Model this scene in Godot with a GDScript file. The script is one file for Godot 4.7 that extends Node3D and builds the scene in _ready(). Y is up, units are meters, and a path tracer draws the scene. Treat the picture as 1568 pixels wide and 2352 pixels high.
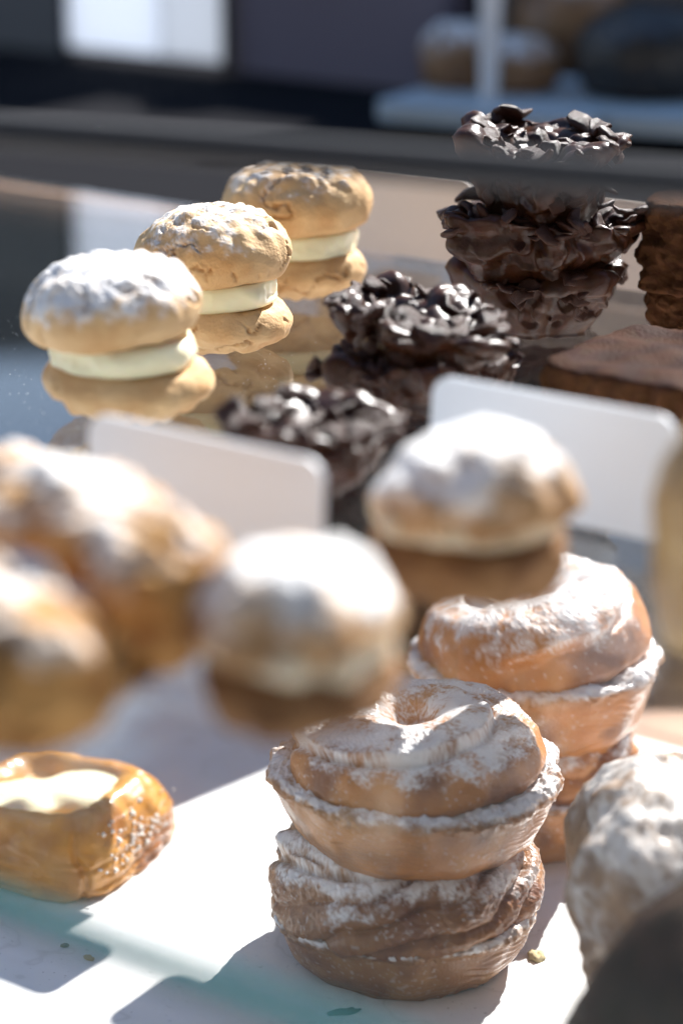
extends Node3D

const F := 5553.0          # focal length in pixels of a 1568 x 2352 picture
const PITCH := 18.0
const EYE := Vector3(0, 0.427, 0)
const SHELF := 0.21        # top of the glass shelf
const COUNTER := 0.2       # top of the dark counter behind it
const YAW := 0.628         # the shelf runs at 36 degrees to the picture

var U := Vector3(cos(YAW), 0, sin(YAW))     # along the shelf, to the right and nearer
var V := Vector3(sin(YAW), 0, -cos(YAW))    # into the shelf
var nz := FastNoiseLite.new()
var cell := FastNoiseLite.new()
var fb := FastNoiseLite.new()
var M := {}
var taken := {}

# ---------------------------------------------------------------- helpers

func at(px: float, py: float, h: float) -> Vector3:
	# where the line of sight through a pixel meets the level h
	var d := Vector3((px - 784.0) / F, -(py - 1176.0) / F, -1.0)
	d = Basis(Vector3.RIGHT, deg_to_rad(-PITCH)) * d
	return EYE + d * ((h - EYE.y) / d.y)

func numbered(called: String) -> String:
	if not taken.has(called):
		taken[called] = 0
		return called
	taken[called] += 1
	return "%s_%03d" % [called, taken[called]]

func thing(called: String, label: String, category: String, where: Vector3, turn := 0.0, group := "") -> Node3D:
	var o := Node3D.new()
	o.name = numbered(called)
	add_child(o)
	o.position = where
	o.rotation.y = turn
	tag(o, label, category, group)
	return o

func tag(o: Node, label: String, category: String, group := "") -> void:
	o.set_meta("label", label)
	o.set_meta("category", category)
	if group:
		o.set_meta("group", group)

func part(called: String, mesh: Mesh, mat: Material, parent: Node, where := Vector3.ZERO, turn := Vector3.ZERO) -> MeshInstance3D:
	var o := MeshInstance3D.new()
	o.name = called if parent != self else numbered(called)
	o.mesh = mesh
	o.material_override = mat
	o.cast_shadow = GeometryInstance3D.SHADOW_CASTING_SETTING_ON
	parent.add_child(o, true)
	o.position = where
	o.rotation = turn
	return o

func structure(called: String, mesh: Mesh, mat: Material, where := Vector3.ZERO, turn := 0.0) -> MeshInstance3D:
	var o := part(called, mesh, mat, self, where, Vector3(0, turn, 0))
	o.set_meta("kind", "structure")
	return o

func box(x: float, y: float, z: float) -> BoxMesh:
	var b := BoxMesh.new()
	b.size = Vector3(x, y, z)
	return b

func ss(a: float, b: float, x: float) -> float:
	return smoothstep(a, b, x)

func n3(p: Vector3, f: float) -> float:
	return nz.get_noise_3dv(p * f)

func f3(p: Vector3, f: float) -> float:
	return fb.get_noise_3dv(p * f)

func profile(points: Array, n: int) -> PackedVector2Array:
	# a smooth outline (radius, height) through the points, n + 1 samples of even length
	var dense := PackedVector2Array()
	for i in points.size() - 1:
		var p0: Vector2 = points[maxi(i - 1, 0)]
		var p1: Vector2 = points[i]
		var p2: Vector2 = points[i + 1]
		var p3: Vector2 = points[mini(i + 2, points.size() - 1)]
		for k in 24:
			var q := p1.cubic_interpolate(p2, p0, p3, k / 24.0)
			dense.append(Vector2(maxf(q.x, 0.0), q.y))
	dense.append(points[points.size() - 1])
	var run := PackedFloat32Array([0.0])
	for i in range(1, dense.size()):
		run.append(run[i - 1] + dense[i].distance_to(dense[i - 1]))
	var out := PackedVector2Array()
	var k := 0
	for j in n + 1:
		var want := run[run.size() - 1] * j / n
		while k < run.size() - 2 and run[k + 1] < want:
			k += 1
		out.append(dense[k].lerp(dense[k + 1], clampf((want - run[k]) / maxf(run[k + 1] - run[k], 1e-9), 0, 1)))
	return out

func lathe(prof: PackedVector2Array, nu: int, look: Callable, round_by = null) -> ArrayMesh:
	# turns the outline round the y axis; look(place, normal, angle, share) gives [how far to push the surface out, colour]
	var nv := prof.size() - 1
	var vs := PackedVector3Array()
	var cs := PackedColorArray()
	vs.resize(nu * (nv + 1))
	cs.resize(nu * (nv + 1))
	for j in nv + 1:
		var along: Vector2 = prof[mini(j + 1, nv)] - prof[maxi(j - 1, 0)]
		var nn := Vector2(-along.y, along.x).normalized()
		var pole := j == 0 or j == nv
		for i in nu:
			var th := TAU * i / nu
			var c := cos(th)
			var s := sin(th)
			var k: float = round_by.call(th) if round_by != null else 1.0
			var p := Vector3(prof[j].x * c * k, prof[j].y, prof[j].x * s * k)
			var n := Vector3(nn.x * c, nn.y, nn.x * s)
			var got: Array = look.call(p, n, th if not pole else 0.0, float(j) / nv)
			vs[j * nu + i] = p + n * got[0]
			cs[j * nu + i] = got[1]
	return grid_mesh(vs, cs, nu, nv, true)

func grid_mesh(vs: PackedVector3Array, cs: PackedColorArray, nu: int, nv: int, wrap: bool) -> ArrayMesh:
	var ns := PackedVector3Array()
	ns.resize(vs.size())
	var idx := PackedInt32Array()
	for j in nv:
		for i in (nu if wrap else nu - 1):
			var i2 := (i + 1) % nu
			var a := j * nu + i
			var b := j * nu + i2
			var c := a + nu
			var d := b + nu
			idx.append_array([a, c, b, b, c, d])
			var fn := (vs[b] - vs[a]).cross(vs[c] - vs[a])
			var gn := (vs[d] - vs[b]).cross(vs[c] - vs[b])
			ns[a] += fn
			ns[b] += fn + gn
			ns[c] += fn + gn
			ns[d] += gn
	if wrap:
		for j in [0, nv]:
			var sum := Vector3.ZERO
			for i in nu:
				sum += ns[j * nu + i]
			if vs[j * nu].distance_to(vs[j * nu + nu / 2]) < 1e-5:
				for i in nu:
					ns[j * nu + i] = sum
	for k in ns.size():
		ns[k] = ns[k].normalized() if ns[k].length_squared() > 1e-24 else Vector3.UP
	var arr := []
	arr.resize(Mesh.ARRAY_MAX)
	arr[Mesh.ARRAY_VERTEX] = vs
	arr[Mesh.ARRAY_NORMAL] = ns
	arr[Mesh.ARRAY_COLOR] = cs
	arr[Mesh.ARRAY_INDEX] = idx
	var m := ArrayMesh.new()
	m.add_surface_from_arrays(Mesh.PRIMITIVE_TRIANGLES, arr)
	return m

func plate(w: float, h: float, thick: float, r: float) -> ArrayMesh:
	# an upright plate with rounded corners, standing on y = 0
	var poly := PackedVector2Array()
	for q in [[w / 2 - r, h - r, 0.0], [-w / 2 + r, h - r, PI / 2], [-w / 2 + r, r, PI], [w / 2 - r, r, PI * 1.5]]:
		for k in 7:
			var a: float = q[2] + PI / 2 * k / 6
			poly.append(Vector2(q[0] + r * cos(a), q[1] + r * sin(a)))
	return prism(poly, thick)

func prism(poly: PackedVector2Array, thick: float) -> ArrayMesh:
	var st := SurfaceTool.new()
	st.begin(Mesh.PRIMITIVE_TRIANGLES)
	var tri := Geometry2D.triangulate_polygon(poly)
	for side in [1.0, -1.0]:
		for k in range(0, tri.size(), 3):
			var q := [poly[tri[k]], poly[tri[k + 1]], poly[tri[k + 2]]]
			var cw: bool = (q[1] - q[0]).cross(q[2] - q[0]) < 0
			var order := [0, 1, 2] if cw == (side > 0) else [0, 2, 1]
			for m in order:
				st.set_normal(Vector3(0, 0, side))
				st.add_vertex(Vector3(q[m].x, q[m].y, side * thick / 2))
	var turning := 0.0
	for k in poly.size():
		turning += poly[k].cross(poly[(k + 1) % poly.size()])
	for k in poly.size():
		var a := poly[k]
		var b := poly[(k + 1) % poly.size()]
		if a.distance_to(b) < 1e-7:
			continue
		var e := (b - a).normalized()
		var n := Vector3(e.y, -e.x, 0) * (1.0 if turning > 0 else -1.0)
		var c := [Vector3(a.x, a.y, thick / 2), Vector3(b.x, b.y, thick / 2), Vector3(b.x, b.y, -thick / 2), Vector3(a.x, a.y, -thick / 2)]
		var order := [0, 1, 2, 0, 2, 3] if turning > 0 else [0, 2, 1, 0, 3, 2]
		for m in order:
			st.set_normal(n)
			st.add_vertex(c[m])
	return st.commit()

func noise_texture(f: float, octaves: int, ramp: Gradient, seed_at: int, side := 512) -> NoiseTexture2D:
	var n := FastNoiseLite.new()
	n.seed = seed_at
	n.noise_type = FastNoiseLite.TYPE_SIMPLEX_SMOOTH
	n.frequency = f
	n.fractal_octaves = octaves
	var t := NoiseTexture2D.new()
	t.width = side
	t.height = side
	t.seamless = true
	t.noise = n
	t.color_ramp = ramp
	return t

func flat(c: Color, rough := 0.6) -> StandardMaterial3D:
	var m := StandardMaterial3D.new()
	m.albedo_color = c.linear_to_srgb()
	m.roughness = rough
	return m

func crust(rough: float, scatter := 0.0, coat := 0.0, relief := 0.02, fine := 60.0) -> StandardMaterial3D:
	# baked goods: colour from the vertices, fine relief from noise
	var m := StandardMaterial3D.new()
	m.vertex_color_use_as_albedo = true
	m.roughness = rough
	if scatter > 0:
		m.subsurf_scatter_enabled = true
		m.subsurf_scatter_strength = scatter
	if coat > 0:
		m.clearcoat_enabled = true
		m.clearcoat = coat
		m.clearcoat_roughness = 0.15
	if relief > 0:
		m.heightmap_enabled = true
		m.heightmap_texture = M.grain
		m.heightmap_scale = relief
		m.uv1_triplanar = true
		m.uv1_scale = Vector3.ONE * fine
	return m

# ---------------------------------------------------------------- the scene

func _ready() -> void:
	camera_and_light()
	materials()
	setting()
	shelf_and_rail()
	cookies()
	chocolate()
	brownies()
	cards()
	puffs()
	croissants()
	tarts()
	danish()
	near_right()
	back_row()
	small_things()

func camera_and_light() -> void:
	var cam := Camera3D.new()
	cam.name = "camera"
	add_child(cam)
	cam.position = EYE
	cam.rotation_degrees.x = -PITCH
	var lens := CameraAttributesPhysical.new()
	lens.frustum_focal_length = 85.0
	lens.frustum_focus_distance = 0.872
	lens.exposure_aperture = 4.3
	lens.frustum_near = 0.02
	lens.frustum_far = 60.0
	cam.attributes = lens
	cam.fov = rad_to_deg(2.0 * atan(1176.0 / F))
	cam.near = 0.02
	cam.far = 60.0
	cam.current = true

	var e := Environment.new()
	e.background_mode = Environment.BG_SKY
	var sky := Sky.new()
	var s := ProceduralSkyMaterial.new()
	s.sky_top_color = Color(0.46, 0.60, 0.80)
	s.sky_horizon_color = Color(0.90, 0.96, 1.0)
	s.sky_curve = 0.18
	s.ground_bottom_color = Color(0.25, 0.23, 0.22)
	s.ground_horizon_color = Color(0.45, 0.43, 0.42)
	s.sun_angle_max = 2.0
	sky.sky_material = s
	e.sky = sky
	e.background_energy_multiplier = 0.46
	e.tonemap_mode = Environment.TONE_MAPPER_LINEAR
	e.tonemap_exposure = 2.8
	e.sdfgi_enabled = true
	e.ssao_enabled = true
	e.ssil_enabled = true
	var w := WorldEnvironment.new()
	w.name = "world_environment"
	w.environment = e
	add_child(w)

	var sun := DirectionalLight3D.new()
	sun.name = "sun"
	sun.light_color = Color(1.0, 0.99, 0.975)
	sun.light_energy = 1.6
	sun.light_angular_distance = 0.5
	sun.shadow_enabled = true
	add_child(sun)
	var az := deg_to_rad(33.0)
	var el := deg_to_rad(40.0)
	sun.look_at_from_position(Vector3(sin(az) * cos(el), sin(el), -cos(az) * cos(el)) * 5.0, Vector3.ZERO)

func materials() -> void:
	nz.seed = 7
	nz.noise_type = FastNoiseLite.TYPE_SIMPLEX_SMOOTH
	nz.frequency = 1.0
	nz.fractal_type = FastNoiseLite.FRACTAL_NONE
	cell.seed = 4
	cell.noise_type = FastNoiseLite.TYPE_CELLULAR
	cell.frequency = 1.0
	cell.fractal_type = FastNoiseLite.FRACTAL_NONE
	cell.cellular_return_type = FastNoiseLite.RETURN_DISTANCE
	cell.cellular_jitter = 0.9
	fb.seed = 21
	fb.noise_type = FastNoiseLite.TYPE_SIMPLEX_SMOOTH
	fb.frequency = 1.0
	fb.fractal_type = FastNoiseLite.FRACTAL_FBM
	fb.fractal_octaves = 3
	var plain := Gradient.new()
	M.grain = noise_texture(0.03, 4, plain, 3)
	M.biscuit = crust(0.8, 0.0, 0.0, 0.03, 45.0)
	M.cream = crust(0.45, 0.15, 0.0, 0.008, 30.0)
	M.pastry = crust(0.45, 0.0, 0.25, 0.03, 40.0)
	M.dusty = crust(0.9, 0.0, 0.0, 0.02, 40.0)
	M.dusty.metallic_specular = 0.3
	M.glazed = crust(0.42, 0.0, 0.45, 0.02, 30.0)
	M.chocolate = crust(0.34, 0.0, 0.0, 0.012, 50.0)
	M.chocolate.metallic_specular = 0.38
	M.cake = crust(0.75, 0.0, 0.0, 0.05, 30.0)
	M.cake.metallic_specular = 0.15
	# marble: white with faint grey veins and fine specks
	var g := Gradient.new()
	g.offsets = PackedFloat32Array([0.0, 0.455, 0.49, 0.5, 0.51, 0.56, 1.0])
	g.colors = PackedColorArray([Color(0.90, 0.90, 0.89), Color(0.89, 0.89, 0.885), Color(0.88, 0.88, 0.875), Color(0.82, 0.82, 0.815), Color(0.88, 0.88, 0.875), Color(0.895, 0.895, 0.89), Color(0.91, 0.905, 0.9)])
	var mb := StandardMaterial3D.new()
	mb.albedo_texture = noise_texture(0.0035, 4, g, 11, 1024)
	mb.uv1_triplanar = true
	mb.uv1_world_triplanar = true
	mb.uv1_scale = Vector3.ONE * 2.6
	mb.roughness = 0.28
	var sp := Gradient.new()
	sp.offsets = PackedFloat32Array([0.0, 0.16, 0.2, 1.0])
	sp.colors = PackedColorArray([Color(0.5, 0.49, 0.47, 0.6), Color(0.6, 0.6, 0.58, 0.5), Color(1, 1, 1, 0.0), Color(1, 1, 1, 0)])
	mb.detail_enabled = true
	mb.detail_albedo = noise_texture(0.12, 2, sp, 5, 1024)
	M.marble = mb
	# wood: long streaks
	var wg := Gradient.new()
	wg.offsets = PackedFloat32Array([0.2, 0.45, 0.55, 0.8])
	wg.colors = PackedColorArray([Color(0.44, 0.32, 0.24), Color(0.58, 0.45, 0.36), Color(0.62, 0.49, 0.40), Color(0.70, 0.57, 0.47)])
	var wd := StandardMaterial3D.new()
	wd.albedo_texture = noise_texture(0.01, 5, wg, 31, 1024)
	wd.uv1_triplanar = true
	wd.uv1_scale = Vector3(0.7, 6.0, 6.0)
	wd.roughness = 0.6
	M.wood = wd
	M.slate = flat(Color(0.016, 0.016, 0.018), 0.9)
	M.slate.metallic_specular = 0.05
	var gl := StandardMaterial3D.new()
	gl.albedo_color = Color(0.75, 0.88, 0.85, 0.004)
	gl.transparency = BaseMaterial3D.TRANSPARENCY_ALPHA
	gl.roughness = 0.0
	M.glass = gl
	var ge := StandardMaterial3D.new()
	ge.albedo_color = Color(0.02, 0.33, 0.35, 0.8)
	ge.transparency = BaseMaterial3D.TRANSPARENCY_ALPHA
	ge.roughness = 0.15
	M.glass_edge = ge
	M.steel = flat(Color(0.035, 0.036, 0.04), 0.9)
	M.white = flat(Color(0.78, 0.79, 0.80), 0.4)
	M.card = flat(Color(0.68, 0.72, 0.77), 0.45)
	M.shaded_card = flat(Color(0.56, 0.47, 0.40), 0.5)  # white card with warm shade put into the colour
	M.paper = flat(Color(0.82, 0.82, 0.80), 0.7)

func setting() -> void:
	# marble slab: its back edge runs along the shelf
	var mid := at(1450, 1690, 0.0)
	var depth := 0.9
	var slab := structure("marble_counter", box(2.4, 0.03, depth), M.marble, Vector3(mid.x, -0.015, mid.z) - V * depth / 2, -YAW)
	slab.set_meta("label", "white marble counter top with faint grey veins")
	structure("counter_cabinet", box(2.3, 0.85, depth - 0.06), flat(Color(0.12, 0.12, 0.125), 0.7), Vector3(mid.x, -0.456, mid.z) - V * (depth / 2 + 0.02), -YAW)
	structure("table", box(4, 0.04, 2.0), M.wood, Vector3(mid.x, -0.051, mid.z) + V * 1.001, -YAW)
	structure("floor", box(60, 0.02, 60), flat(Color(0.10, 0.09, 0.085), 0.8), Vector3(0, -0.9, 0))
	# dark counter behind the shelf, with a wooden edge
	var corner := at(545, 497, COUNTER)
	corner.y = 0
	var side := Vector3(0.69, 0, -0.72).normalized()
	var far_left := at(0, 415, COUNTER)
	far_left.y = 0
	var along := (corner - far_left).normalized()
	corner += along * 0.115
	var left := corner - along * 1.7
	var poly := PackedVector2Array()
	for p in [left, corner, corner + side * 1.3, left + side * 1.9]:
		poly.append(Vector2(p.x, -p.z))
	var top := prism(poly, 0.23)
	var c := part("back_counter", top, M.slate, self, Vector3(0, COUNTER - 0.115 - 0.001, 0), Vector3(-PI / 2, 0, 0))
	c.set_meta("kind", "structure")
	var strip := part("edge_strip", box(1.66, 0.007, 0.006), flat(Color(0.42, 0.24, 0.13), 0.5), c)
	strip.position = Basis(Vector3.RIGHT, PI / 2) * ((left + corner) / 2 + Vector3(-along.z, 0, along.x) * 0.0031 + Vector3(0, 0.1115, 0))
	strip.basis = Basis(Vector3.RIGHT, PI / 2) * Basis(Vector3.UP, atan2(-along.z, along.x))
	# wall behind: flat panels of several colours on a dark wall
	var a := at(160, 125, COUNTER)
	var b := at(520, 165, COUNTER)
	var run := (b - a).normalized()
	var turn := atan2(-run.z, run.x)
	var out := Vector3(run.z, 0, -run.x)
	var end := (at(525, 165, COUNTER) - a).dot(run)
	var wall_end := (at(152, 125, COUNTER) - a).dot(run)
	var wall := structure("wall", box(1.2, 0.40, 0.05), flat(Color(0.16, 0.155, 0.15), 0.8), a + run * (wall_end - 0.6) + out * 0.03, turn)
	wall.position.y = 0.2
	var window := thing("window_frame", "low dark window frame with a white and a grey frosted pane", "window", a + run * (wall_end + end) / 2, turn)
	var frost := func(col: Color) -> StandardMaterial3D:
		var m := flat(col, 0.6)
		m.backlight_enabled = true
		m.backlight = Color(0.9, 0.92, 0.95)
		return m
	var middle := (wall_end + end) / 2
	var pane := func(x0: float, x1: float, y0: float, col: Color) -> void:
		var s0 := (at(x0, y0 + (x0 - 160) * 0.111, COUNTER) - a).dot(run)
		var s1 := (at(x1, y0 + (x1 - 160) * 0.111, COUNTER) - a).dot(run)
		part("pane", box(s1 - s0, 0.19, 0.004), frost.call(col), window, Vector3((s0 + s1) / 2 - middle, 0.101, 0))
	pane.call(160, 372, 125, Color(0.86, 0.87, 0.9))
	pane.call(374, 518, 125, Color(0.13, 0.15, 0.19))
	for x in [156, 522]:
		part("upright", box(0.004, 0.2, 0.006), M.slate, window, Vector3((at(x, 125 + (x - 160) * 0.111, COUNTER) - a).dot(run) - middle, 0.1, 0))
	part("top_rail", box(end - wall_end, 0.006, 0.006), M.slate, window, Vector3(0, 0.203, 0))
	var far := (at(1085, 205, COUNTER) - a).dot(run)
	var low := structure("low_wall", box(far - end - 0.004, 0.12, 0.05), flat(Color(0.17, 0.145, 0.185), 0.6), a + run * (far + end) / 2 + out * 0.03, turn)
	low.position.y = COUNTER + 0.06
	var disc := CylinderMesh.new()
	disc.top_radius = 0.03
	disc.bottom_radius = 0.03
	disc.height = 0.012
	var spot := (at(680, 190, COUNTER) - a).dot(run)
	part("wall_plate", disc, flat(Color(0.62, 0.60, 0.62), 0.5), low, Vector3(spot - (far + end) / 2, 0.045, 0.0315), Vector3(PI / 2, 0, 0))
	# unseen dark blocks added far off, shaped to darken reflections in the glass shelf
	var dim := flat(Color(0.11, 0.10, 0.095), 0.85)
	var pier := structure("added_dark_pier", box(6.0, 2.3, 0.3), dim, Vector3(-3.62, 0.24, -5.6))
	pier.set_meta("label", "unseen dark block added to darken reflections in the glass shelf")
	structure("added_dark_lintel", box(5.98, 1.25, 0.3), dim, Vector3(-3.61, 3.075, -5.6))
	structure("added_dark_beam", box(0.98, 1.95, 0.3), dim, Vector3(-0.129, 2.725, -5.6))
	structure("added_dark_soffit", box(0.8, 1.6, 0.3), dim, Vector3(0.763, 2.9, -5.6))
	# unseen dim wall and ceiling added behind the eye to cut the sky light
	var blocker_mat := flat(Color(0.088, 0.092, 0.10), 0.9)
	structure("light_blocker_wall", box(7.0, 3.4, 0.1), blocker_mat, Vector3(0, 0.8, 1.1))
	structure("light_blocker_ceiling", box(7.0, 0.1, 1.2), blocker_mat, Vector3(0, 2.55, 0.5))

func shelf_and_rail() -> void:
	var o := at(784, 2402, SHELF)
	var depth := 0.583
	var mid := o + V * depth / 2
	var s := thing("glass_shelf", "wide clear glass shelf with teal edge above the marble counter", "shelf", Vector3(mid.x, SHELF, mid.z), -YAW)
	part("pane", box(1.3, 0.005, depth - 0.010), M.glass, s, Vector3(0, -0.0025, -0.005))
	part("front_edge", box(1.3, 0.0052, 0.004), M.glass_edge, s, Vector3(0, -0.0025, depth / 2 - 0.007))
	for k in [-1, 1]:
		for d in [-1, 1]:
			var leg := CylinderMesh.new()
			leg.top_radius = 0.008
			leg.bottom_radius = 0.008
			leg.height = 0.2
			leg.radial_segments = 16
			part("leg", leg, M.steel, s, Vector3(k * 0.62, -0.1052, d * 0.22))
	# dark rail close to the eye
	var p := at(784, 362, 0.327)
	var r := thing("metal_rail", "dark grey metal rail running above the glass shelf", "rail", Vector3(p.x, 0.327, p.z), -0.42)
	var bar := CylinderMesh.new()
	bar.top_radius = 0.0047
	bar.bottom_radius = 0.0047
	bar.height = 1.0
	bar.radial_segments = 24
	part("bar", bar, M.steel, r, Vector3.ZERO, Vector3(0, 0, PI / 2))
	for k in [-1, 1]:
		var post := CylinderMesh.new()
		post.top_radius = 0.006
		post.bottom_radius = 0.006
		post.height = 0.117
		part("post", post, M.steel, r, Vector3(k * 0.49, -0.0585, 0))

# ---------------------------------------------------------------- pastry

func sugar(p: Vector3, f: float, amount: float) -> float:
	# icing sugar: 0 bare, 1 covered, with a ragged outline and loose grains
	var cover := ss(-0.45, 0.65, f3(p, f) * 0.7 + amount)
	var grain := n3(p, f * 4.5) * 0.6 + n3(p, f * 8.0) * 0.5
	return clampf(cover * 1.05 + grain * minf(1.0, 4.5 * cover * (1.0 - cover)) * 0.75, 0.0, 1.0)

func biscuit(r: float, h: float, seed_at: Vector3, white: float, turn: float) -> ArrayMesh:
	var prof := profile([Vector2(0, h), Vector2(r * 0.35, h * 0.965), Vector2(r * 0.68, h * 0.84), Vector2(r * 0.92, h * 0.61), Vector2(r, h * 0.38), Vector2(r * 0.95, h * 0.16), Vector2(r * 0.82, 0.02 * h), Vector2(r * 0.4, -0.0005), Vector2(0, -0.0005)], 100)
	var ca := cos(turn)
	var sa := sin(turn)
	var look := func(p: Vector3, n: Vector3, _th: float, t: float) -> Array:
		var q := p + seed_at
		var d := n3(q, 40.0) * 0.0009 + n3(q, 110.0) * 0.0004 + f3(q, 300.0) * 0.00022
		var w := n3(q, 55.0) * 0.0022
		var a := p.x * ca + p.z * sa + w
		var b := -p.x * sa + p.z * ca - w
		var press := ss(0.25, 0.75, n.y)
		var bump := pow(0.5 + 0.5 * sin(a * TAU / 0.0072), 0.7) * pow(0.5 + 0.5 * sin(b * TAU / 0.0092), 0.7)
		var lumps := press * bump * (0.75 + 0.5 * n3(q, 70.0))
		d += 0.0015 * lumps - press * 0.0004
		var crack := ss(0.09, 0.0, absf(n3(q, 62.0) + n3(q, 260.0) * 0.16)) * ss(-0.15, 0.2, n3(q + Vector3(3, 1, 2), 38.0)) * ss(0.98, 0.85, n.y) * ss(-0.75, -0.3, n.y)
		d -= 0.0015 * crack
		var col := Color(0.64, 0.43, 0.215).lerp(Color(0.50, 0.28, 0.11), clampf(0.45 + f3(q, 55.0) * 0.9, 0, 1))
		col = col.lerp(Color(0.66, 0.45, 0.24), clampf(n3(q, 25.0), 0, 1) * 0.7)
		col = col.lerp(Color(0.34, 0.15, 0.05), crack * 0.6)
		var s := sugar(q, 150.0, white - 1.0 + 1.15 * n.y + 0.15 * n3(q, 45.0)) if n.y > -0.1 else 0.0
		d += s * 0.00022 * (1.0 + n3(q, 900.0))
		return [d, col.lerp(Color(0.80, 0.79, 0.78), s * 0.93)]
	return lathe(prof, 190, look)

func cream_disc(r: float, h: float, seed_at: Vector3) -> ArrayMesh:
	var prof := profile([Vector2(0, h), Vector2(r * 0.85, h), Vector2(r * 0.97, h * 0.8), Vector2(r, h * 0.45), Vector2(r * 0.97, h * 0.15), Vector2(r * 0.85, 0), Vector2(0, 0)], 40)
	var look := func(p: Vector3, n: Vector3, th: float, _t: float) -> Array:
		var q := p + seed_at
		var side := 1.0 - absf(n.y)
		var d := side * (0.0016 * sin(th * 2.0 + seed_at.x * 40.0) + n3(q, 70.0) * 0.0017 + n3(q, 200.0) * 0.0006)
		return [d, Color(0.84, 0.77, 0.52).lerp(Color(0.80, 0.70, 0.42), clampf(n3(q, 60.0), 0, 1) * 0.5)]
	return lathe(prof, 120, look)

func cookies() -> void:
	var spots := [
		{"p": at(300, 952, SHELF), "h": 0.0262, "r": 0.0282, "w": 0.5, "top": 0.0292, "off": Vector3(-0.0045, 0, 0), "tilt": Vector3(0.02, 0, 0.09), "lean": Vector3(0.0, 0, 0.03), "turn": 0.5, "label": "cream-filled biscuit sandwich thickly dusted with sugar, beside the white price card"},
		{"p": at(500, 800, SHELF), "h": 0.0255, "r": 0.0276, "w": -0.02, "top": 0.0284, "off": Vector3(-0.0005, 0, 0), "tilt": Vector3(0.02, 0, 0.06), "lean": Vector3(0, 0, 0.05), "turn": 0.9, "label": "golden cream-filled biscuit sandwich with cracked sides between two paler ones"},
		{"p": at(682, 676, SHELF), "h": 0.0290, "r": 0.0282, "w": -0.08, "top": 0.0300, "off": Vector3(0.001, 0, 0), "tilt": Vector3(0.0, 0, 0.07), "lean": Vector3(0, 0, 0.03), "turn": 0.2, "label": "cream-filled biscuit sandwich at the end of the row nearest the dark counter"},
	]
	var k := 0
	for s in spots:
		var t := thing("sandwich_biscuit", s.label, "biscuit", s.p, 0.0, "cream sandwich biscuits on the glass shelf")
		var sd := Vector3(k * 1.7 + 0.3, k * 0.9, k * 2.1)
		var low := part("lower_biscuit", biscuit(s.r, 0.0185, sd + Vector3(5, 0, 0), -1.2 if k != 0 else -0.45, 0.3 + k), M.biscuit, t)
		low.rotation = Vector3(PI, 0, 0) + s.lean
		low.position = Vector3(0, 0.0187, 0)
		part("cream", cream_disc(s.r * 0.865, 0.0098, sd), M.cream, t, Vector3(0, 0.0178, 0) + s.off * 0.4, s.lean * 0.8)
		part("upper_biscuit", biscuit(s.top, s.h, sd, s.w, s.turn), M.biscuit, t, Vector3(0, 0.0272, 0) + s.off, s.tilt)
		k += 1

# ---------------------------------------------------------------- chocolate

var flakes := []

func make_flakes() -> void:
	var rng := RandomNumberGenerator.new()
	rng.seed = 5
	for v in 7:
		var vs := PackedVector3Array()
		var cs := PackedColorArray()
		var nu := 11
		var out := []
		for i in nu:
			out.append(rng.randf_range(0.6, 1.15))
		var bend := rng.randf_range(-0.4, 0.6)
		var twist := rng.randf_range(-0.4, 0.4)
		var rings := [[0.0, 0.24], [0.45, 0.23], [0.78, 0.19], [0.95, 0.1], [1.0, -0.01], [0.92, -0.12], [0.5, -0.2], [0.0, -0.2]]
		for r in rings:
			for i in nu:
				var th := TAU * i / nu
				var k: float = r[0] * out[i]
				var x := k * cos(th)
				var z := k * sin(th) * 0.72
				vs.append(Vector3(x, r[1] + bend * (x * x) * 0.6 + twist * x * z + 0.1 * sin(x * 5.0 + v), z))
				cs.append(Color(0.048, 0.0185, 0.009))
		flakes.append(grid_mesh(vs, cs, nu, rings.size() - 1, true))

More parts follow.
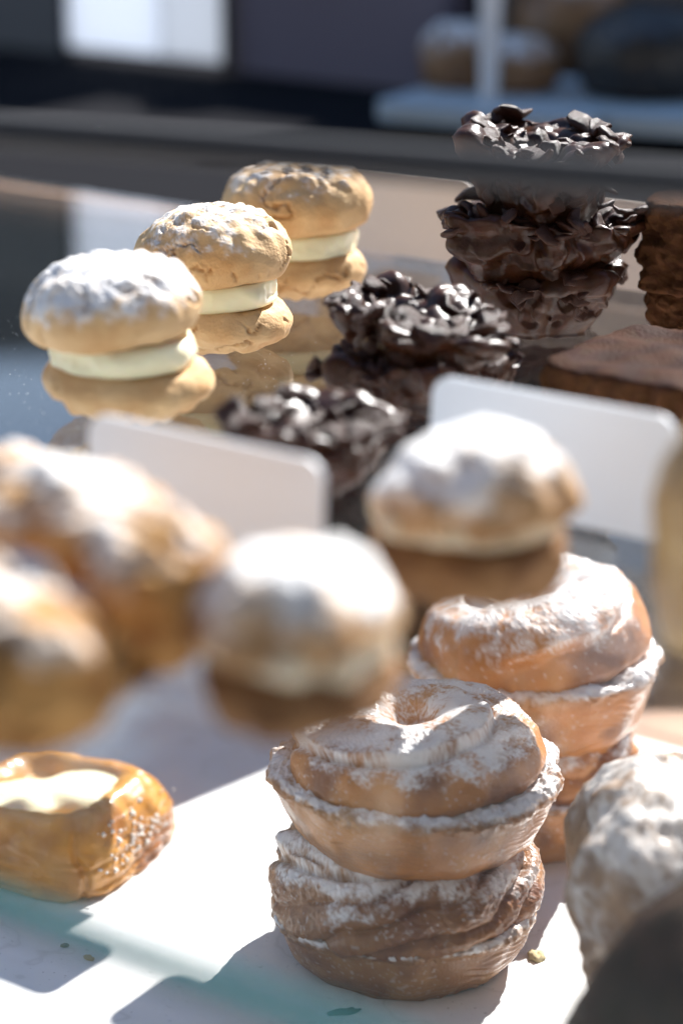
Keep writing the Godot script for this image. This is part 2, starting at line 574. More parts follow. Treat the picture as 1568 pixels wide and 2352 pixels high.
func cluster(label: String, where: Vector3, r: float, h: float, base: float, seed_at: Vector3, turn: float, lean := Vector3.ZERO, rough := 1.0) -> Node3D:
	var t := thing("chocolate_cluster", label, "chocolate", where, turn, "cornflake chocolate clusters on the glass shelf")
	t.rotation = Vector3(lean.x, turn, lean.z)
	var prof := profile([Vector2(0, h * 0.74), Vector2(r * 0.4, h * 0.74), Vector2(r * 0.72, h * 0.84), Vector2(r * 0.92, h * 0.92), Vector2(r, h * 0.86), Vector2(r * 0.93, h * 0.72), Vector2(lerpf(base, r, 0.55), h * 0.4), Vector2(lerpf(base, r, 0.2), h * 0.15), Vector2(base, 0.0012), Vector2(base * 0.93, 0.0), Vector2(0, 0)], 90)
	var look := func(p: Vector3, n: Vector3, th: float, tt: float) -> Array:
		var q := p + seed_at
		var rag := ss(0.1, 0.6, p.y / h) * ss(1.0, 0.93, tt) * rough
		var far := cell.get_noise_3dv(q * Vector3(110, 150, 110)) + 1.0
		var chip := 1.0 - 2.2 * far * far
		var d := rag * (n3(q, 42.0) * 0.0046 + chip * 0.0019 + n3(q, 120.0) * 0.0005) + (1.0 - rag) * n3(q, 150.0) * 0.0004 * ss(1.0, 0.95, tt)
		d += 0.0035 * sin(th * 2.0 + seed_at.x * 5.0) * ss(0.6, 1.0, p.y / h) * ss(0.0, 0.4, n.y)
		# pits where pieces of flake left gaps in the smooth cup
		d -= 0.0022 * ss(0.12, 0.3, n3(q + Vector3(9, 4, 1), 95.0)) * ss(0.04, 0.2, p.y / h) * ss(0.9, 0.6, n.y) * ss(0.97, 0.9, tt)
		return [d, Color(0.030, 0.011, 0.006).lerp(Color(0.064, 0.023, 0.010), clampf(0.4 + f3(q, 90.0), 0, 1))]
	var ragged := func(th: float) -> float:
		return 1.0 + 0.15 * sin(th * 2.0 + seed_at.x) + 0.09 * sin(th * 5.0 + seed_at.z * 3.0) + 0.04 * sin(th * 9.0 + seed_at.y)
	part("body", lathe(prof, 190, look, ragged), M.chocolate, t)
	var rng := RandomNumberGenerator.new()
	rng.seed = int(seed_at.x * 1000) + 3
	for i in 60:
		var th := rng.randf() * TAU
		var zone := rng.randf()
		var k: float = ragged.call(th)
		var m := MeshInstance3D.new()
		m.name = "flake"
		m.mesh = flakes[rng.randi() % flakes.size()]
		m.material_override = M.chocolate
		t.add_child(m, true)
		var size := rng.randf_range(0.0036, 0.0080)
		var rr := 0.0
		var y := 0.0
		if zone < 0.38:      # round the rim
			rr = r * rng.randf_range(0.78, 1.0) * k
			y = h * rng.randf_range(0.74, 1.02)
		elif zone < 0.68:    # on top
			rr = r * sqrt(rng.randf()) * 0.75 * k
			y = h * lerpf(0.76, 0.93, rr / r) + 0.0005
		else:                # in the side
			var up := rng.randf_range(0.3, 0.85)
			y = h * up
			rr = lerpf(base, r, pow(up, 1.0)) * k * 0.97
			size *= 0.8
		m.position = Vector3(rr * cos(th), y, rr * sin(th))
		var tilt := rng.randf_range(-0.75, 0.75)
		if zone >= 0.68:
			m.basis = Basis(Vector3.UP, -th) * Basis(Vector3.FORWARD, 1.2 + tilt * 0.5) * Basis(Vector3.UP, rng.randf() * TAU)
		else:
			m.basis = Basis(Vector3.UP, rng.randf() * TAU) * Basis(Vector3.RIGHT, tilt) * Basis(Vector3.FORWARD, rng.randf_range(-0.7, 0.7))
		m.basis = m.basis.scaled(Vector3.ONE * size)
	return t

func chocolate() -> void:
	make_flakes()
	var a := at(1243, 758, SHELF)
	cluster("bottom chocolate flake cluster of the stack of three", a, 0.0265, 0.025, 0.0165, Vector3(1.3, 0.2, 0.7), 0.4)
	cluster("wide chocolate flake cluster in the middle of the stack of three", a + Vector3(-0.0035, 0.0215, 0.001), 0.0325, 0.026, 0.0205, Vector3(2.1, 1.2, 1.7), 3.0, Vector3(0.0, 0, 0.03))
	cluster("top chocolate flake cluster of the stack of three", a + Vector3(-0.003, 0.0445, 0.001), 0.0285, 0.032, 0.0185, Vector3(3.6, 2.2, 0.1), 1.1, Vector3(0.05, 0, 0.08))
	var b := at(968, 925, SHELF)
	cluster("lower chocolate flake cluster of the stack of two", b, 0.0315, 0.0185, 0.021, Vector3(4.9, 0.9, 2.9), 2.2)
	cluster("upper chocolate flake cluster tilted on the stack of two", b + Vector3(-0.003, 0.0148, 0.0), 0.0275, 0.0185, 0.018, Vector3(5.7, 1.9, 3.3), 0.2, Vector3(0.1, 0, -0.08))
	cluster("single chocolate flake cluster behind the sugared cream puffs", at(692, 1105, SHELF), 0.0260, 0.0205, 0.017, Vector3(6.4, 2.9, 0.4), 1.7, Vector3(0.12, 0, 0.0))

func squared(power: float) -> Callable:
	return func(th: float) -> float:
		return pow(pow(absf(cos(th)), power) + pow(absf(sin(th)), power), -1.0 / power)

func cake(r: float, h: float, seed_at: Vector3, glaze: bool) -> ArrayMesh:
	var prof := profile([Vector2(0, h), Vector2(r * 0.6, h), Vector2(r * 0.93, h * 0.985), Vector2(r, h * 0.9), Vector2(r, h * 0.5), Vector2(r, h * 0.1), Vector2(r * 0.97, 0), Vector2(r * 0.5, 0), Vector2(0, 0)], 90)
	var look := func(p: Vector3, n: Vector3, th: float, t: float) -> Array:
		var q := p + seed_at
		var side := 1.0 - absf(n.y)
		var d := n3(q, 45.0) * 0.0013 + (f3(q, 200.0) * 0.0026 + n3(q, 80.0) * 0.0020) * side * ss(1.0, 0.93, t)
		if t > 0.95:
			d *= ss(1.0, 0.95, t)
		var crumb := Color(0.062, 0.027, 0.013).lerp(Color(0.11, 0.048, 0.022), clampf(0.4 + f3(q, 120.0), 0, 1))
		var top := Color(0.030, 0.013, 0.008).lerp(Color(0.045, 0.019, 0.011), clampf(0.5 + n3(q, 60.0), 0, 1))
		return [d, crumb.lerp(top, (ss(0.3, 0.7, n.y + n3(q, 110.0) * 0.3) if glaze else 0.0))]
	return lathe(prof, 180, look, squared(6.0))

func brownies() -> void:
	var c0 := at(1212, 962, SHELF)
	var s := 0.038
	var m := c0 + V * s + U * s
	var g := "brownies on the glass shelf"
	var t := thing("brownie", "flat brownie slab with smooth chocolate top behind the white price card", "brownie", m, -YAW, g)
	part("slab", cake(s, 0.019, Vector3(2, 5, 1), true), M.cake, t)
	var p := at(1610, 752, SHELF)
	var t2 := thing("brownie", "crumbly brownie piece at the bottom of the two-piece stack", "brownie", p + Vector3(0.004, 0, 0), -0.4, g)
	var crumbly := part("slab", cake(0.021, 0.0165, Vector3(7, 5, 3), false), M.cake, t2)
	part("nut", lathe(profile([Vector2(0, 0.003), Vector2(0.0025, 0.0015), Vector2(0.0026, -0.001), Vector2(0, -0.003)], 8), 10, func(_p, _n, _a, _t): return [0.0, Color(0.6, 0.48, 0.3)]), M.biscuit, crumbly, Vector3(-0.0195, 0.009, 0.010))
	var t3 := thing("brownie", "tall dark brownie block resting on a crumbly brownie piece", "brownie", p + Vector3(0.005, 0.0168, 0), -0.5, g)
	part("slab", cake(0.0245, 0.034, Vector3(1, 9, 4), false), M.cake, t3)

func cards() -> void:
	var w := 0.081
	var shape := plate(w, 0.0362, 0.0012, 0.0065)
	var spots := [
		[at(738, 1368, SHELF), M.card, "white rounded price card in front of the thickly sugared biscuit"],
		[at(1538, 1252, SHELF), M.card, "white rounded price card in front of the flat brownie slab"],
		[at(1082, 612, SHELF), M.shaded_card, "rounded price card, shade put into its tan colour, behind the stack of three chocolate clusters"],
		[at(1600, 690, SHELF), M.shaded_card, "rounded price card, shade put into its tan colour, behind the brownie stack"],
	]
	for s in spots:
		var mid: Vector3 = s[0] - U * w / 2
		var t := thing("price_card", s[2], "card", mid, -YAW, "rounded price cards on the glass shelf")
		part("plate", shape, s[1], t, Vector3(0, 0.0002, 0), Vector3(-0.05, 0, 0))
		part("foot", plate(0.03, 0.006, 0.014, 0.0012), s[1], t, Vector3(0, 0.0001, -0.0085))

# ---------------------------------------------------------------- puffs and croissants

func blob(points: Array, nu: int, nv: int, seed_at: Vector3, rough: float, brown: Color, dark: Color, white: float, grain := 120.0, wavy := 0.0) -> ArrayMesh:
	var look := func(p: Vector3, n: Vector3, th: float, t: float) -> Array:
		var q := p + seed_at
		var d := rough * (n3(q, 45.0) + 0.5 * n3(q, 100.0) + 0.22 * f3(q, 260.0))
		if wavy > 0:
			d += wavy * (1.0 - absf(n.y)) * sin(th * 7.0 + 2.0 * sin(th * 2.0))
		d *= ss(1.0, 0.96, t)
		var col := brown.lerp(dark, clampf(0.35 + f3(q, 50.0) * 1.1, 0, 1))
		var s := sugar(q, grain, white - 0.9 + 1.25 * n.y + 0.25 * n3(q, 35.0)) if white > -1.0 else 0.0
		return [d + s * 0.0003, col.lerp(Color(0.80, 0.79, 0.77), s * 0.94)]
	return lathe(profile(points, nv), nu, look)

func puffs() -> void:
	var spots := [
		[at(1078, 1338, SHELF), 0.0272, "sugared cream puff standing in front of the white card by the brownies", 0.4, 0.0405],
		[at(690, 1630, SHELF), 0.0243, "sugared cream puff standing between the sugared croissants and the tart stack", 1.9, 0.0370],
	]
	var k := 0
	for s in spots:
		var r: float = s[1]
		var h: float = s[4]
		var sd := Vector3(11 + k * 3.0, k * 2.0, 4)
		var t := thing("cream_puff", s[2], "cream puff", s[0], s[3], "cream puffs on the glass shelf")
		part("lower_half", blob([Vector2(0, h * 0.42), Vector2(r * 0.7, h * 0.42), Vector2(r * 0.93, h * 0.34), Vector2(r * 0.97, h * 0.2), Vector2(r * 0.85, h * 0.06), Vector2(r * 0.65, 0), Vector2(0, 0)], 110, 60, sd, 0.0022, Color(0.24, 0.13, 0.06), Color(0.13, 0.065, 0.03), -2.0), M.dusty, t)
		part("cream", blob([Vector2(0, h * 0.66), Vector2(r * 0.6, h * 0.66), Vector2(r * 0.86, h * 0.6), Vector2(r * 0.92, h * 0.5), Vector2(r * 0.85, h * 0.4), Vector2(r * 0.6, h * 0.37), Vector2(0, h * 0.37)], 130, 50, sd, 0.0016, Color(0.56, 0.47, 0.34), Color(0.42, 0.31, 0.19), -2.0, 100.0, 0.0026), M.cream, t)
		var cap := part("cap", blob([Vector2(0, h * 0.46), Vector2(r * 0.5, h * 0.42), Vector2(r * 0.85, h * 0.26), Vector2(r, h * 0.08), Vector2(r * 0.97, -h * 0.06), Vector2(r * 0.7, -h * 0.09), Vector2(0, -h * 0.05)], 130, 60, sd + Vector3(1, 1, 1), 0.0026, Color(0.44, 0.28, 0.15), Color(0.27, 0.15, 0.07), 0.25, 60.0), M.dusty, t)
		cap.position = Vector3(0.001, h * 0.56, 0)
		cap.rotation = Vector3(-0.08, 0, 0.1 if k == 0 else -0.06)
		k += 1

func croissant(r: float, length: float, seed_at: Vector3) -> ArrayMesh:
	# a long bun rolled in segments, its axis along x, resting on y = 0
	var nu := 130
	var nv := 110
	var vs := PackedVector3Array()
	var cs := PackedColorArray()
	for j in nv + 1:
		var t := float(j) / nv
		var ph := PI * t
		var x := -cos(ph)
		var ring := pow(maxf(sin(ph), 0.0), 0.62)
		for i in nu:
			var th := TAU * i / nu
			var n := Vector3(-cos(ph) * 0.5, sin(ph) * cos(th), sin(ph) * sin(th)).normalized()
			var seg := 0.5 + 0.5 * cos(x * 9.0 + 0.6 * sin(th))
			var p := Vector3(x * length / 2, ring * r * cos(th) * 0.88, ring * r * sin(th))
			var q := p + seed_at
			var d := 0.0028 * pow(seg, 0.5) * ring - 0.0015 + 0.0016 * n3(q, 45.0) + 0.0015 * n3(q, 130.0) + 0.0012 * f3(q, 300.0)
			var at_p := p + n * d
			at_p.y = maxf(at_p.y + r * 0.8, 0.0)
			vs.append(at_p)
			var col := Color(0.47, 0.26, 0.095).lerp(Color(0.22, 0.095, 0.03), clampf(0.35 + f3(q, 55.0), 0, 1))
			var s := sugar(q, 70.0, -0.98 + 1.2 * n.y + 0.4 * n3(q, 45.0))
			cs.append(col.lerp(Color(0.80, 0.78, 0.75), s * 0.93))
	return grid_mesh(vs, cs, nu, nv, true)

func croissants() -> void:
	# sheet of baking paper
	var a := at(470, 1510, SHELF + 0.001)
	var b := at(75, 1775, SHELF + 0.001)
	var vs := PackedVector3Array()
	var cs := PackedColorArray()
	var mid := (a + b) / 2 - U * 0.09
	var nu := 31
	var nv := 24
	for j in nv + 1:
		for i in nu:
			var p := a.lerp(b, float(j) / nv).lerp(a.lerp(b, float(j) / nv) - U * 0.18, float(i) / (nu - 1)) - mid
			p.y = 0.0006 + 0.0012 * maxf(0.0, n3(p, 30.0)) + 0.004 * pow(1.0 - float(i) / (nu - 1), 12.0)
			vs.append(p)
			cs.append(Color.WHITE)
	var sheet := grid_mesh(vs, cs, nu, nv, false)
	var po := part("baking_paper", sheet, M.paper, self, Vector3(mid.x, SHELF, mid.z))
	tag(po, "sheet of white baking paper under the sugared croissants", "paper")
	var spots := [
		[at(515, 1562, SHELF), 0.0250, 0.108, "sugared croissant on baking paper beside the white price card", 0.05],
		[at(255, 1742, SHELF), 0.0228, 0.104, "sugared croissant on baking paper beside the cream danish", 0.02],
	]
	var k := 0
	for s in spots:
		var c: Vector3 = s[0] - U * (s[2] / 2 - 0.006)
		var t := thing("croissant", s[3], "croissant", Vector3(c.x, SHELF + 0.002, c.z), -YAW - 0.28 + s[4], "sugared croissants on the baking paper")
		part("crust", croissant(s[1], s[2], Vector3(20 + k * 4.0, 3, k)), M.dusty, t)
		k += 1

# ---------------------------------------------------------------- tarts

func tart_cup(base: float, r: float, h: float, seed_at: Vector3, white: float, fine: bool, dough: Color) -> ArrayMesh:
	var prof := profile([Vector2(0, h * 0.9), Vector2(r * 0.6, h * 0.92), Vector2(r * 0.84, h * 0.985), Vector2(r * 0.93, h * 1.0), Vector2(r * 0.99, h * 0.97), Vector2(r * 1.005, h * 0.89), Vector2(r * 0.97, h * 0.79), Vector2(lerpf(base, r, 0.72), h * 0.58), Vector2(lerpf(base, r, 0.42), h * 0.28), Vector2(base, h * 0.06), Vector2(base * 0.95, 0), Vector2(base * 0.5, 0.0), Vector2(0, 0)], 220 if fine else 110)
	var look := func(p: Vector3, n: Vector3, th: float, t: float) -> Array:
		var q := p + seed_at
		var lip := ss(0.72, 0.95, p.y / h) * ss(0.5, 0.8, Vector2(p.x, p.z).length() / r)
		var d := n3(q, 30.0) * 0.0012 + n3(q, 90.0) * 0.0004
		d += lip * (n3(q, 150.0) * 0.0011 + f3(q, 420.0) * 0.0011 + 0.0016 * n3(q + Vector3(4, 4, 4), 45.0))
		# flaky layers in the side
		d += (1.0 - lip) * 0.0003 * sin(p.y * 2600.0 + n3(q, 60.0) * 7.0) * ss(-0.1, 0.4, n3(q, 25.0))
		d *= ss(1.0, 0.97, t)
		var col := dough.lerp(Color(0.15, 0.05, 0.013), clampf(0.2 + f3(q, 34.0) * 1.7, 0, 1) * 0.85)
		col = col.lerp(Color(0.50, 0.27, 0.09), clampf(n3(q, 60.0) + n3(q, 210.0) * 0.4, 0, 1) * 0.4)
		col = col.lerp(Color(0.30, 0.16, 0.07), lip * 0.6)
		var loose := ss(0.6, 0.75, n3(q, 420.0) + n3(q, 60.0) * 0.35) * 0.35
		var s := sugar(q, 120.0, white - 0.8 + 0.95 * n.y + lip * 0.3 + 0.45 * n3(q, 55.0)) if n.y > -0.5 else 0.0
		s = maxf(s, loose * ss(-0.9, -0.1, n.y))
		d += s * 0.00035 * (1.0 + n3(q, 800.0))
		return [d, col.lerp(Color(0.80, 0.79, 0.78), s * 0.92)]
	var wavy := func(th: float) -> float:
		return 1.0 + 0.014 * sin(th * 3.0 + seed_at.x) + 0.010 * sin(th * 7.0 + seed_at.y) + 0.006 * sin(th * 17.0)
	return lathe(prof, 460 if fine else 260, look, wavy)

func tart_swirl(r: float, h: float, seed_at: Vector3, white: float, ridges: float, phase: float, fine: bool, dough: Color) -> ArrayMesh:
	# a coil of dough: a ring with a hollow middle whose end climbs over its start
	var prof := profile([Vector2(0, h * 0.7), Vector2(r * 0.1, h * 0.73), Vector2(r * 0.17, h * 0.86), Vector2(r * 0.26, h * 0.98), Vector2(r * 0.5, h * 1.04), Vector2(r * 0.80, h * 0.93), Vector2(r * 0.95, h * 0.66), Vector2(r * 1.0, h * 0.33), Vector2(r * 0.97, h * 0.02), Vector2(r * 0.85, -h * 0.12), Vector2(r * 0.5, -h * 0.12), Vector2(0, -h * 0.12)], 230 if fine else 110)
	var look := func(p: Vector3, n: Vector3, th: float, t: float) -> Array:
		var q := p + seed_at
		var a := fposmod(th + phase, TAU) / TAU
		var ring := ss(0.0, 0.16, t) * ss(0.95, 0.8, t)
		var d := n3(q, 26.0) * 0.0022 + n3(q, 80.0) * 0.0007
		# the overlap of the coil: it rises along the turn and drops at the seam
		var rad := Vector2(p.x, p.z).length() / r + 0.03 * n3(q, 40.0)
		var turn := 0.40 + 0.66 * a
		d += (0.0034 * ss(turn + 0.05, turn - 0.03, rad) - 0.0012 - 0.0030 * exp(-pow((rad - turn - 0.02) / 0.028, 2.0))) * ss(0.3, -0.2, -n.y) * ring
		var crest := 0.0
		if ridges > 0:
			var w := t * ridges * 2.2 - a * ridges * 1.75 + n3(q, 35.0) * 0.4
			var sn := absf(fposmod(w, 1.0) - 0.5) * 2.0
			d += ring * 0.0028 * (1.0 - pow(sn, 3.0)) - 0.0014 * ring
			crest = 0.3 - 0.6 * sn
			d += ring * 0.0006 * f3(q, 330.0)
		d += f3(q, 190.0) * 0.0004 * ss(0.1, 0.25, t)
		d *= ss(-0.05, 0.2, t)
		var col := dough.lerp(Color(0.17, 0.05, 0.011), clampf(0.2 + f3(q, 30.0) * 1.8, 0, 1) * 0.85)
		col = col.lerp(Color(0.52, 0.25, 0.07), clampf(n3(q, 75.0), 0, 1) * 0.3)
		var s := sugar(q, 105.0, white - 0.95 + 1.25 * n.y + 0.35 * n3(q, 38.0) + crest)
		s = maxf(s, ss(0.6, 0.7, n3(q, 430.0) + 0.3 * n3(q, 70.0)) * 0.4 * ss(-0.5, 0.1, n.y))
		d += s * 0.0004 * (1.0 + n3(q, 800.0)) * ss(0.1, 0.25, t)
		return [d * ss(1.0, 0.96, t), col.lerp(Color(0.80, 0.79, 0.78), s * 0.93)]
	return lathe(prof, 520 if fine else 300, look)

func tart(label: String, where: Vector3, base: float, r: float, cup: float, seed_at: Vector3, white: float, ridges: float, phase: float, lean := Vector3.ZERO, swell := 0.9, rise := 0.021, dough := Color(0.48, 0.19, 0.04), tip := 0.05) -> void:
	var t := thing("swirl_tart", label, "tart", where, 0.0, "sugared swirl tarts stacked on the marble")
	t.rotation = lean
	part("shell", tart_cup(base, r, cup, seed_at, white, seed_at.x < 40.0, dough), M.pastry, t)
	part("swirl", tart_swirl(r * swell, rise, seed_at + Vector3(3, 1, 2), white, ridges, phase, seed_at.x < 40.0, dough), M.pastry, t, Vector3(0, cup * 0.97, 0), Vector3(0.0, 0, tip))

func tarts() -> void:
	var a := at(935, 2178, 0.0)
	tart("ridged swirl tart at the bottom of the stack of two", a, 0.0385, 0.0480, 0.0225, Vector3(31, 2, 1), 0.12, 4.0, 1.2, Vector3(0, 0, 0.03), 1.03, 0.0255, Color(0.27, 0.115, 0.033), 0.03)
	tart("smooth swirl tart resting on top of the ridged tart", a + Vector3(0.0025, 0.0425, -0.002), 0.0375, 0.0518, 0.031, Vector3(36, 5, 2), 0.08, 0.0, 1.9, Vector3(0.0, 0, -0.015), 0.89, 0.0195, Color(0.46, 0.18, 0.035), 0.07)
	var b := at(1213, 1897, 0.0)
	tart("bottom tart of the stack that holds the tall orange tart", b, 0.036, 0.047, 0.03, Vector3(41, 2, 3), 0.3, 3.0, 0.4)
	tart("tall glossy orange tart resting on another tart beside the flaky pastry", b + Vector3(0.002, 0.0425, 0), 0.036, 0.0505, 0.035, Vector3(49, 1, 6), 0.12, 0.0, 4.0, Vector3(0, 0, 0.03), 0.92, 0.026, Color(0.50, 0.18, 0.024), 0.1)

func danish() -> void:
	var c0 := at(207, 2092, 0.0)
	var e1 := Vector3(0.42, 0, -0.907)
	var e2 := Vector3(-0.907, 0, -0.42)
	var half := 0.041
	var c := c0 + e1 * half * 0.98 + e2 * half * 0.98
	var t := thing("danish_pastry", "glazed square danish with a pool of pale cream on the marble", "danish", c, atan2(-e1.z, e1.x))
	var h := 0.0275
	var prof := profile([Vector2(0, h * 0.66), Vector2(half * 0.25, h * 0.66), Vector2(half * 0.42, h * 0.72), Vector2(half * 0.6, h * 1.0), Vector2(half * 0.74, h * 1.02), Vector2(half * 0.9, h * 0.78), Vector2(half * 0.99, h * 0.4), Vector2(half * 1.0, h * 0.08), Vector2(half * 0.95, 0), Vector2(half * 0.5, 0), Vector2(0, 0)], 110)
	var look := func(p: Vector3, n: Vector3, th: float, tt: float) -> Array:
		var q := p + Vector3(60, 2, 5)
		var d := n3(q, 26.0) * 0.0021 + n3(q, 90.0) * 0.0008
		var side := 1.0 - absf(n.y)
		d += side * (0.0008 * n3(q * Vector3(1, 5, 1), 55.0) + 0.0006 * f3(q * Vector3(1, 3, 1), 140.0) + 0.0012 * (fposmod(p.y * 260.0 + 0.7 * n3(q, 30.0), 1.0) - 0.5) * ss(0.75, 0.5, p.y / h))
		# folded flaps: creases towards the corners
		d -= 0.003 * ss(0.1, 0.0, absf(sin(2.0 * (th - PI / 4)) + 0.25 * n3(q, 30.0))) * ss(0.25, 0.5, tt) * ss(0.8, 0.5, tt)
		d *= ss(1.0, 0.96, tt)
		var col := Color(0.60, 0.27, 0.04).lerp(Color(0.33, 0.12, 0.025), clampf(0.35 + f3(q, 32.0) * 1.3, 0, 1))
		col = col.lerp(Color(0.66, 0.42, 0.16), clampf(n3(q, 55.0), 0, 1) * 0.5)
		return [d, col]
	var dough := part("dough", lathe(prof, 240, look, squared(5.0)), M.glazed, t)
	# cream in the hollow, drawn out towards two corners
	var lens := func(th: float) -> float:
		return 0.62 + 0.98 * pow(absf(cos(th - PI / 4)), 2.0)
	part("cream", lathe(profile([Vector2(0, 0.006), Vector2(half * 0.3, 0.0055), Vector2(half * 0.5, 0.003), Vector2(half * 0.56, 0), Vector2(half * 0.4, -0.004), Vector2(0, -0.005)], 40), 90, func(p, n, _a, _t): return [n3(p, 90.0) * 0.0004, Color(0.80, 0.74, 0.50)], lens), M.cream, t, Vector3(0, h * 0.79, 0))
	# sugar nibs on the side that faces the tarts
	var rng := RandomNumberGenerator.new()
	rng.seed = 77
	var st := SurfaceTool.new()
	st.begin(Mesh.PRIMITIVE_TRIANGLES)
	var nib := SphereMesh.new()
	nib.radius = 1.0
	nib.height = 2.0
	nib.radial_segments = 4
	nib.rings = 1
	for i in 90:
		var s := rng.randf_range(0.0004, 0.0015)
		var u := clampf(rng.randfn(0.0, 0.4), -0.85, 0.85)
		var v := rng.randf()
		var p := Vector3(u * half * 0.9, lerpf(h * 0.3, h * 0.92, v), half * lerpf(0.99, 0.84, v * v))
		st.append_from(nib, 0, Transform3D(Basis.from_euler(Vector3(rng.randf() * 6, rng.randf() * 6, 0)).scaled(Vector3(s, s * rng.randf_range(0.6, 1.1), s)), p))
	var nibs := part("sugar_nibs", st.commit(), flat(Color(0.84, 0.82, 0.78), 0.5), dough)
	nibs.set_meta("kind", "stuff")

func near_right() -> void:
	# flaky pastry at the right; nearer, a dark form added for soft shade
	var t := thing("flaky_pastry", "tall flaky pastry with patchy sugar on the marble beside the tart stacks", "pastry", Vector3(0.119, 0, -0.72), 0.3)
	var look := func(p: Vector3, n: Vector3, th: float, tt: float) -> Array:
		var q := p + Vector3(70, 3, 1)
		var d := n3(q, 28.0) * 0.0035 + n3(q, 90.0) * 0.0014 + f3(q, 200.0) * 0.0014
		d *= ss(1.0, 0.95, tt)
		var col := Color(0.34, 0.19, 0.085).lerp(Color(0.17, 0.085, 0.035), clampf(0.4 + f3(q, 50.0), 0, 1))
		var s := sugar(q, 80.0, -0.3 + 0.8 * n.y + 0.6 * n3(q, 40.0)) * 0.78
		col = col.lerp(Color(0.78, 0.76, 0.73), s)
		return [d, col]
	part("crust", lathe(profile([Vector2(0, 0.100), Vector2(0.024, 0.099), Vector2(0.040, 0.090), Vector2(0.047, 0.072), Vector2(0.044, 0.052), Vector2(0.036, 0.03), Vector2(0.032, 0.005), Vector2(0.029, 0.0), Vector2(0.0, 0.0)], 100), 150, look, func(th): return 1.0 + 0.07 * sin(th * 3.0 + 0.4) + 0.05 * sin(th * 5.0) + 0.03 * sin(th * 11.0)), M.pastry, t)
	var t2 := thing("shade_form", "added dark form standing in for soft shade before the tall flaky pastry", "pastry", Vector3(0.112, 0, -0.59), 0.0)
	var dark := func(p: Vector3, n: Vector3, th: float, tt: float) -> Array:
		var q := p + Vector3(75, 3, 1)
		return [(n3(q, 30.0) * 0.003 + n3(q, 120.0) * 0.0008) * ss(1.0, 0.95, tt), Color(0.028, 0.017, 0.011).lerp(Color(0.05, 0.028, 0.018), clampf(0.5 + f3(q, 60.0), 0, 1))]
	part("shade_body", lathe(profile([Vector2(0, 0.128), Vector2(0.02, 0.124), Vector2(0.042, 0.1), Vector2(0.054, 0.06), Vector2(0.052, 0.02), Vector2(0.044, 0.0), Vector2(0, 0)], 60), 100, dark), M.cake, t2)
	# bun at the right edge on the glass
	var b := at(1660, 1480, SHELF)
	var o := thing("round_bun", "golden round bun on the glass shelf beside the white price card", "bun", b, 0.0)
	part("crust", blob([Vector2(0, 0.058), Vector2(0.012, 0.055), Vector2(0.0185, 0.04), Vector2(0.0185, 0.02), Vector2(0.016, 0.004), Vector2(0.012, 0), Vector2(0, 0)], 80, 50, Vector3(80, 1, 1), 0.0012, Color(0.48, 0.31, 0.12), Color(0.3, 0.17, 0.06), -2.0), M.pastry, o)

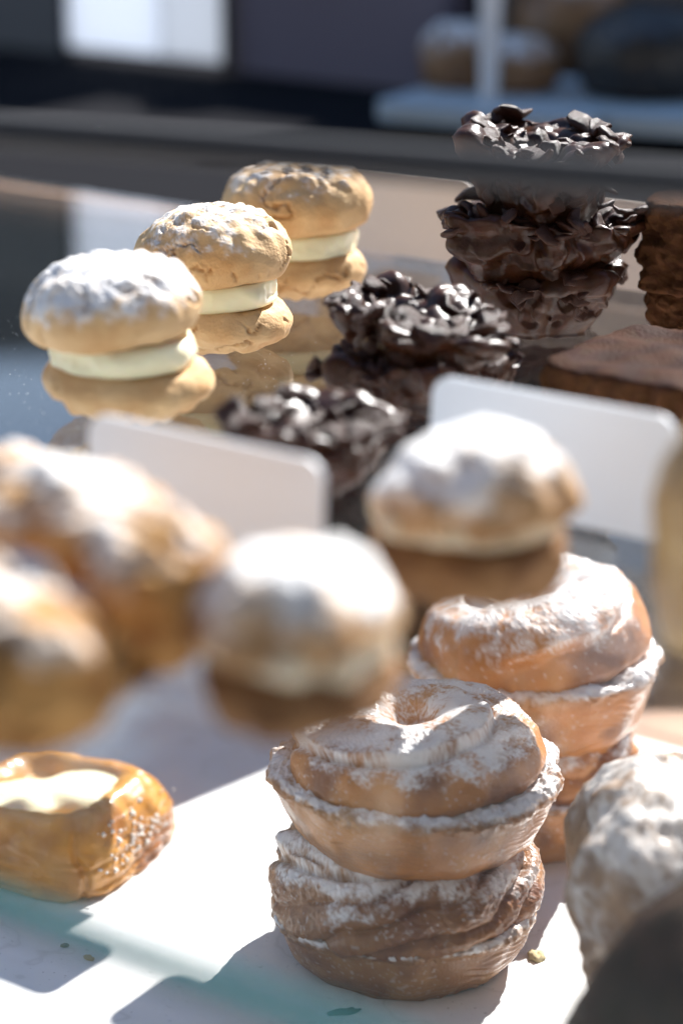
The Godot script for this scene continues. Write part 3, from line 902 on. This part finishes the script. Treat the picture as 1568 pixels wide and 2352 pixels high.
func back_row() -> void:
	# two pale trays on the dark counter, with buns
	var spots := [[at(838, 258, COUNTER + 0.012), at(1335, 300, COUNTER + 0.012)], [at(1350, 285, COUNTER + 0.012), at(1850, 320, COUNTER + 0.012)]]
	var k := 0
	for s in spots:
		var w: float = s[0].distance_to(s[1])
		var run: Vector3 = (s[1] - s[0]).normalized()
		var into := Vector3(run.z, 0, -run.x)
		var c: Vector3 = (s[0] + s[1]) / 2 + into * 0.08
		var poly := PackedVector2Array()
		for q in [[w / 2 - 0.02, 0.06, 0.0], [-w / 2 + 0.02, 0.06, PI / 2], [-w / 2 + 0.02, -0.06, PI], [w / 2 - 0.02, -0.06, PI * 1.5]]:
			for m in 7:
				var a: float = q[2] + PI / 2 * m / 6
				poly.append(Vector2(q[0] + 0.02 * cos(a), q[1] + 0.02 * sin(a)))
		var t := thing("serving_tray", ["pale rounded serving tray under the sugared buns on the dark counter", "pale rounded serving tray beside the dark loaves on the counter"][k], "tray", Vector3(c.x, COUNTER, c.z), atan2(-run.z, run.x))
		part("board", prism(poly, 0.01), flat(Color(0.50, 0.56, 0.58), 0.4), t, Vector3(0, 0.0125, 0), Vector3(-PI / 2, 0, 0))
		for m in [-1, 1]:
			part("foot", box(0.02, 0.007, 0.1), M.slate, t, Vector3(m * w * 0.32, 0.0036, 0))
		k += 1
	var bun := func(label: String, p: Vector3, r: float, h: float, white: float, sd: Vector3, dark: bool) -> void:
		var o := thing("sugared_bun" if not dark else "dark_loaf", label, "bun" if not dark else "loaf", p, 0.0)
		part("crust", blob([Vector2(0, h), Vector2(r * 0.5, h * 0.95), Vector2(r * 0.9, h * 0.7), Vector2(r, h * 0.4), Vector2(r * 0.88, h * 0.08), Vector2(r * 0.7, 0), Vector2(0, 0)], 70, 40, sd, 0.0015, Color(0.30, 0.16, 0.07) if not dark else Color(0.02, 0.015, 0.01), Color(0.18, 0.09, 0.035) if not dark else Color(0.01, 0.008, 0.006), white), M.pastry, o)
	var tray := COUNTER + 0.0178
	bun.call("sugared bun on the pale tray beside the slim white post", at(1055, 195, tray), 0.026, 0.038, 0.05, Vector3(90, 1, 1), false)
	bun.call("sugared bun on the pale tray in front of the tall golden bun", at(1190, 205, tray), 0.026, 0.032, 0.05, Vector3(92, 1, 1), false)
	bun.call("tall golden bun rising behind the sugared buns", at(1310, 150, tray), 0.04, 0.062, -0.3, Vector3(94, 1, 1), false)
	bun.call("dark loaf on the pale tray above the brownies", at(1490, 215, tray), 0.045, 0.055, -2.0, Vector3(96, 1, 1), true)
	var p := at(1122, 225, tray)
	var o := thing("white_post", "slim white post in front of the sugared buns", "post", p, 0.0)
	var cyl := CylinderMesh.new()
	cyl.top_radius = 0.0085
	cyl.bottom_radius = 0.0055
	cyl.height = 0.16
	part("stem", cyl, M.white, o, Vector3(0, 0.08, 0))
	# back board behind the buns, raised and set close to shade them
	structure("rear_wall", box(1.4, 0.26, 0.03), flat(Color(0.15, 0.14, 0.135), 0.8), Vector3(0.79, COUNTER + 0.13, -1.6))

func small_things() -> void:
	var crumb := func(label: String, p: Vector3, size: Vector3, col: Color, sd: float) -> void:
		var m := lathe(profile([Vector2(0, 1), Vector2(0.7, 0.8), Vector2(1, 0.4), Vector2(0.8, 0), Vector2(0, 0)], 8), 14, func(pp, _n, _a, t): return [0.3 * nz.get_noise_3dv(pp * 1.7 + Vector3(sd, 0, 0)) * ss(1.0, 0.8, t), col])
		var o := part("crumb", m, M.biscuit, self, p, Vector3(0, sd, 0))
		o.scale = size
		tag(o, label, "crumb", "crumbs on the marble")
	crumb.call("thin brown oat crumb lying beside the stack of two tarts", at(790, 2326, 0.0), Vector3(0.006, 0.0015, 0.0018), Color(0.12, 0.075, 0.035), 0.2)
	crumb.call("pale almond crumb between the tart stack and the flaky pastry", at(1232, 2200, 0.0), Vector3(0.0038, 0.0025, 0.0032), Color(0.80, 0.66, 0.36), 1.4)
	crumb.call("yellow crumb on the marble in front of the danish", at(205, 2202, 0.0), Vector3(0.0025, 0.0012, 0.0015), Color(0.66, 0.48, 0.2), 2.4)
	crumb.call("small green-brown crumb on the marble nearest the danish", at(150, 2173, 0.0), Vector3(0.0016, 0.001, 0.0014), Color(0.22, 0.17, 0.07), 3.1)
	# dust of sugar on the glass
	var rng := RandomNumberGenerator.new()
	rng.seed = 9
	var ball := SphereMesh.new()
	ball.radius = 1.0
	ball.height = 2.0
	ball.radial_segments = 5
	ball.rings = 3
	var mm := MultiMesh.new()
	mm.transform_format = MultiMesh.TRANSFORM_3D
	mm.mesh = ball
	mm.instance_count = 420
	for i in 420:
		var p := Vector2.ZERO
		if i < 100:
			p = Vector2(rng.randfn(90, 60), rng.randfn(850, 110))
		elif i < 200:
			p = Vector2(rng.randfn(640, 80), rng.randfn(850, 50))
		else:
			p = Vector2(rng.randf_range(100, 1300), rng.randf_range(780, 1250))
		var w := at(p.x, p.y, SHELF)
		if i >= 260:
			w = at(rng.randfn(930, 260), rng.randfn(2260, 70), 0.0)
		var s := rng.randf_range(0.00006, 0.00016) * (1.6 if rng.randf() < 0.08 else 1.0)
		mm.set_instance_transform(i, Transform3D(Basis().scaled(Vector3(s, s * 0.6, s)), w + Vector3(0, s * 0.5, 0)))
	var o := MultiMeshInstance3D.new()
	o.name = "sugar_dust"
	o.multimesh = mm
	o.material_override = flat(Color(0.86, 0.86, 0.86), 0.7)
	add_child(o)
	tag(o, "fine dust of icing sugar scattered over the glass shelf and marble", "sugar")
	o.set_meta("kind", "stuff")
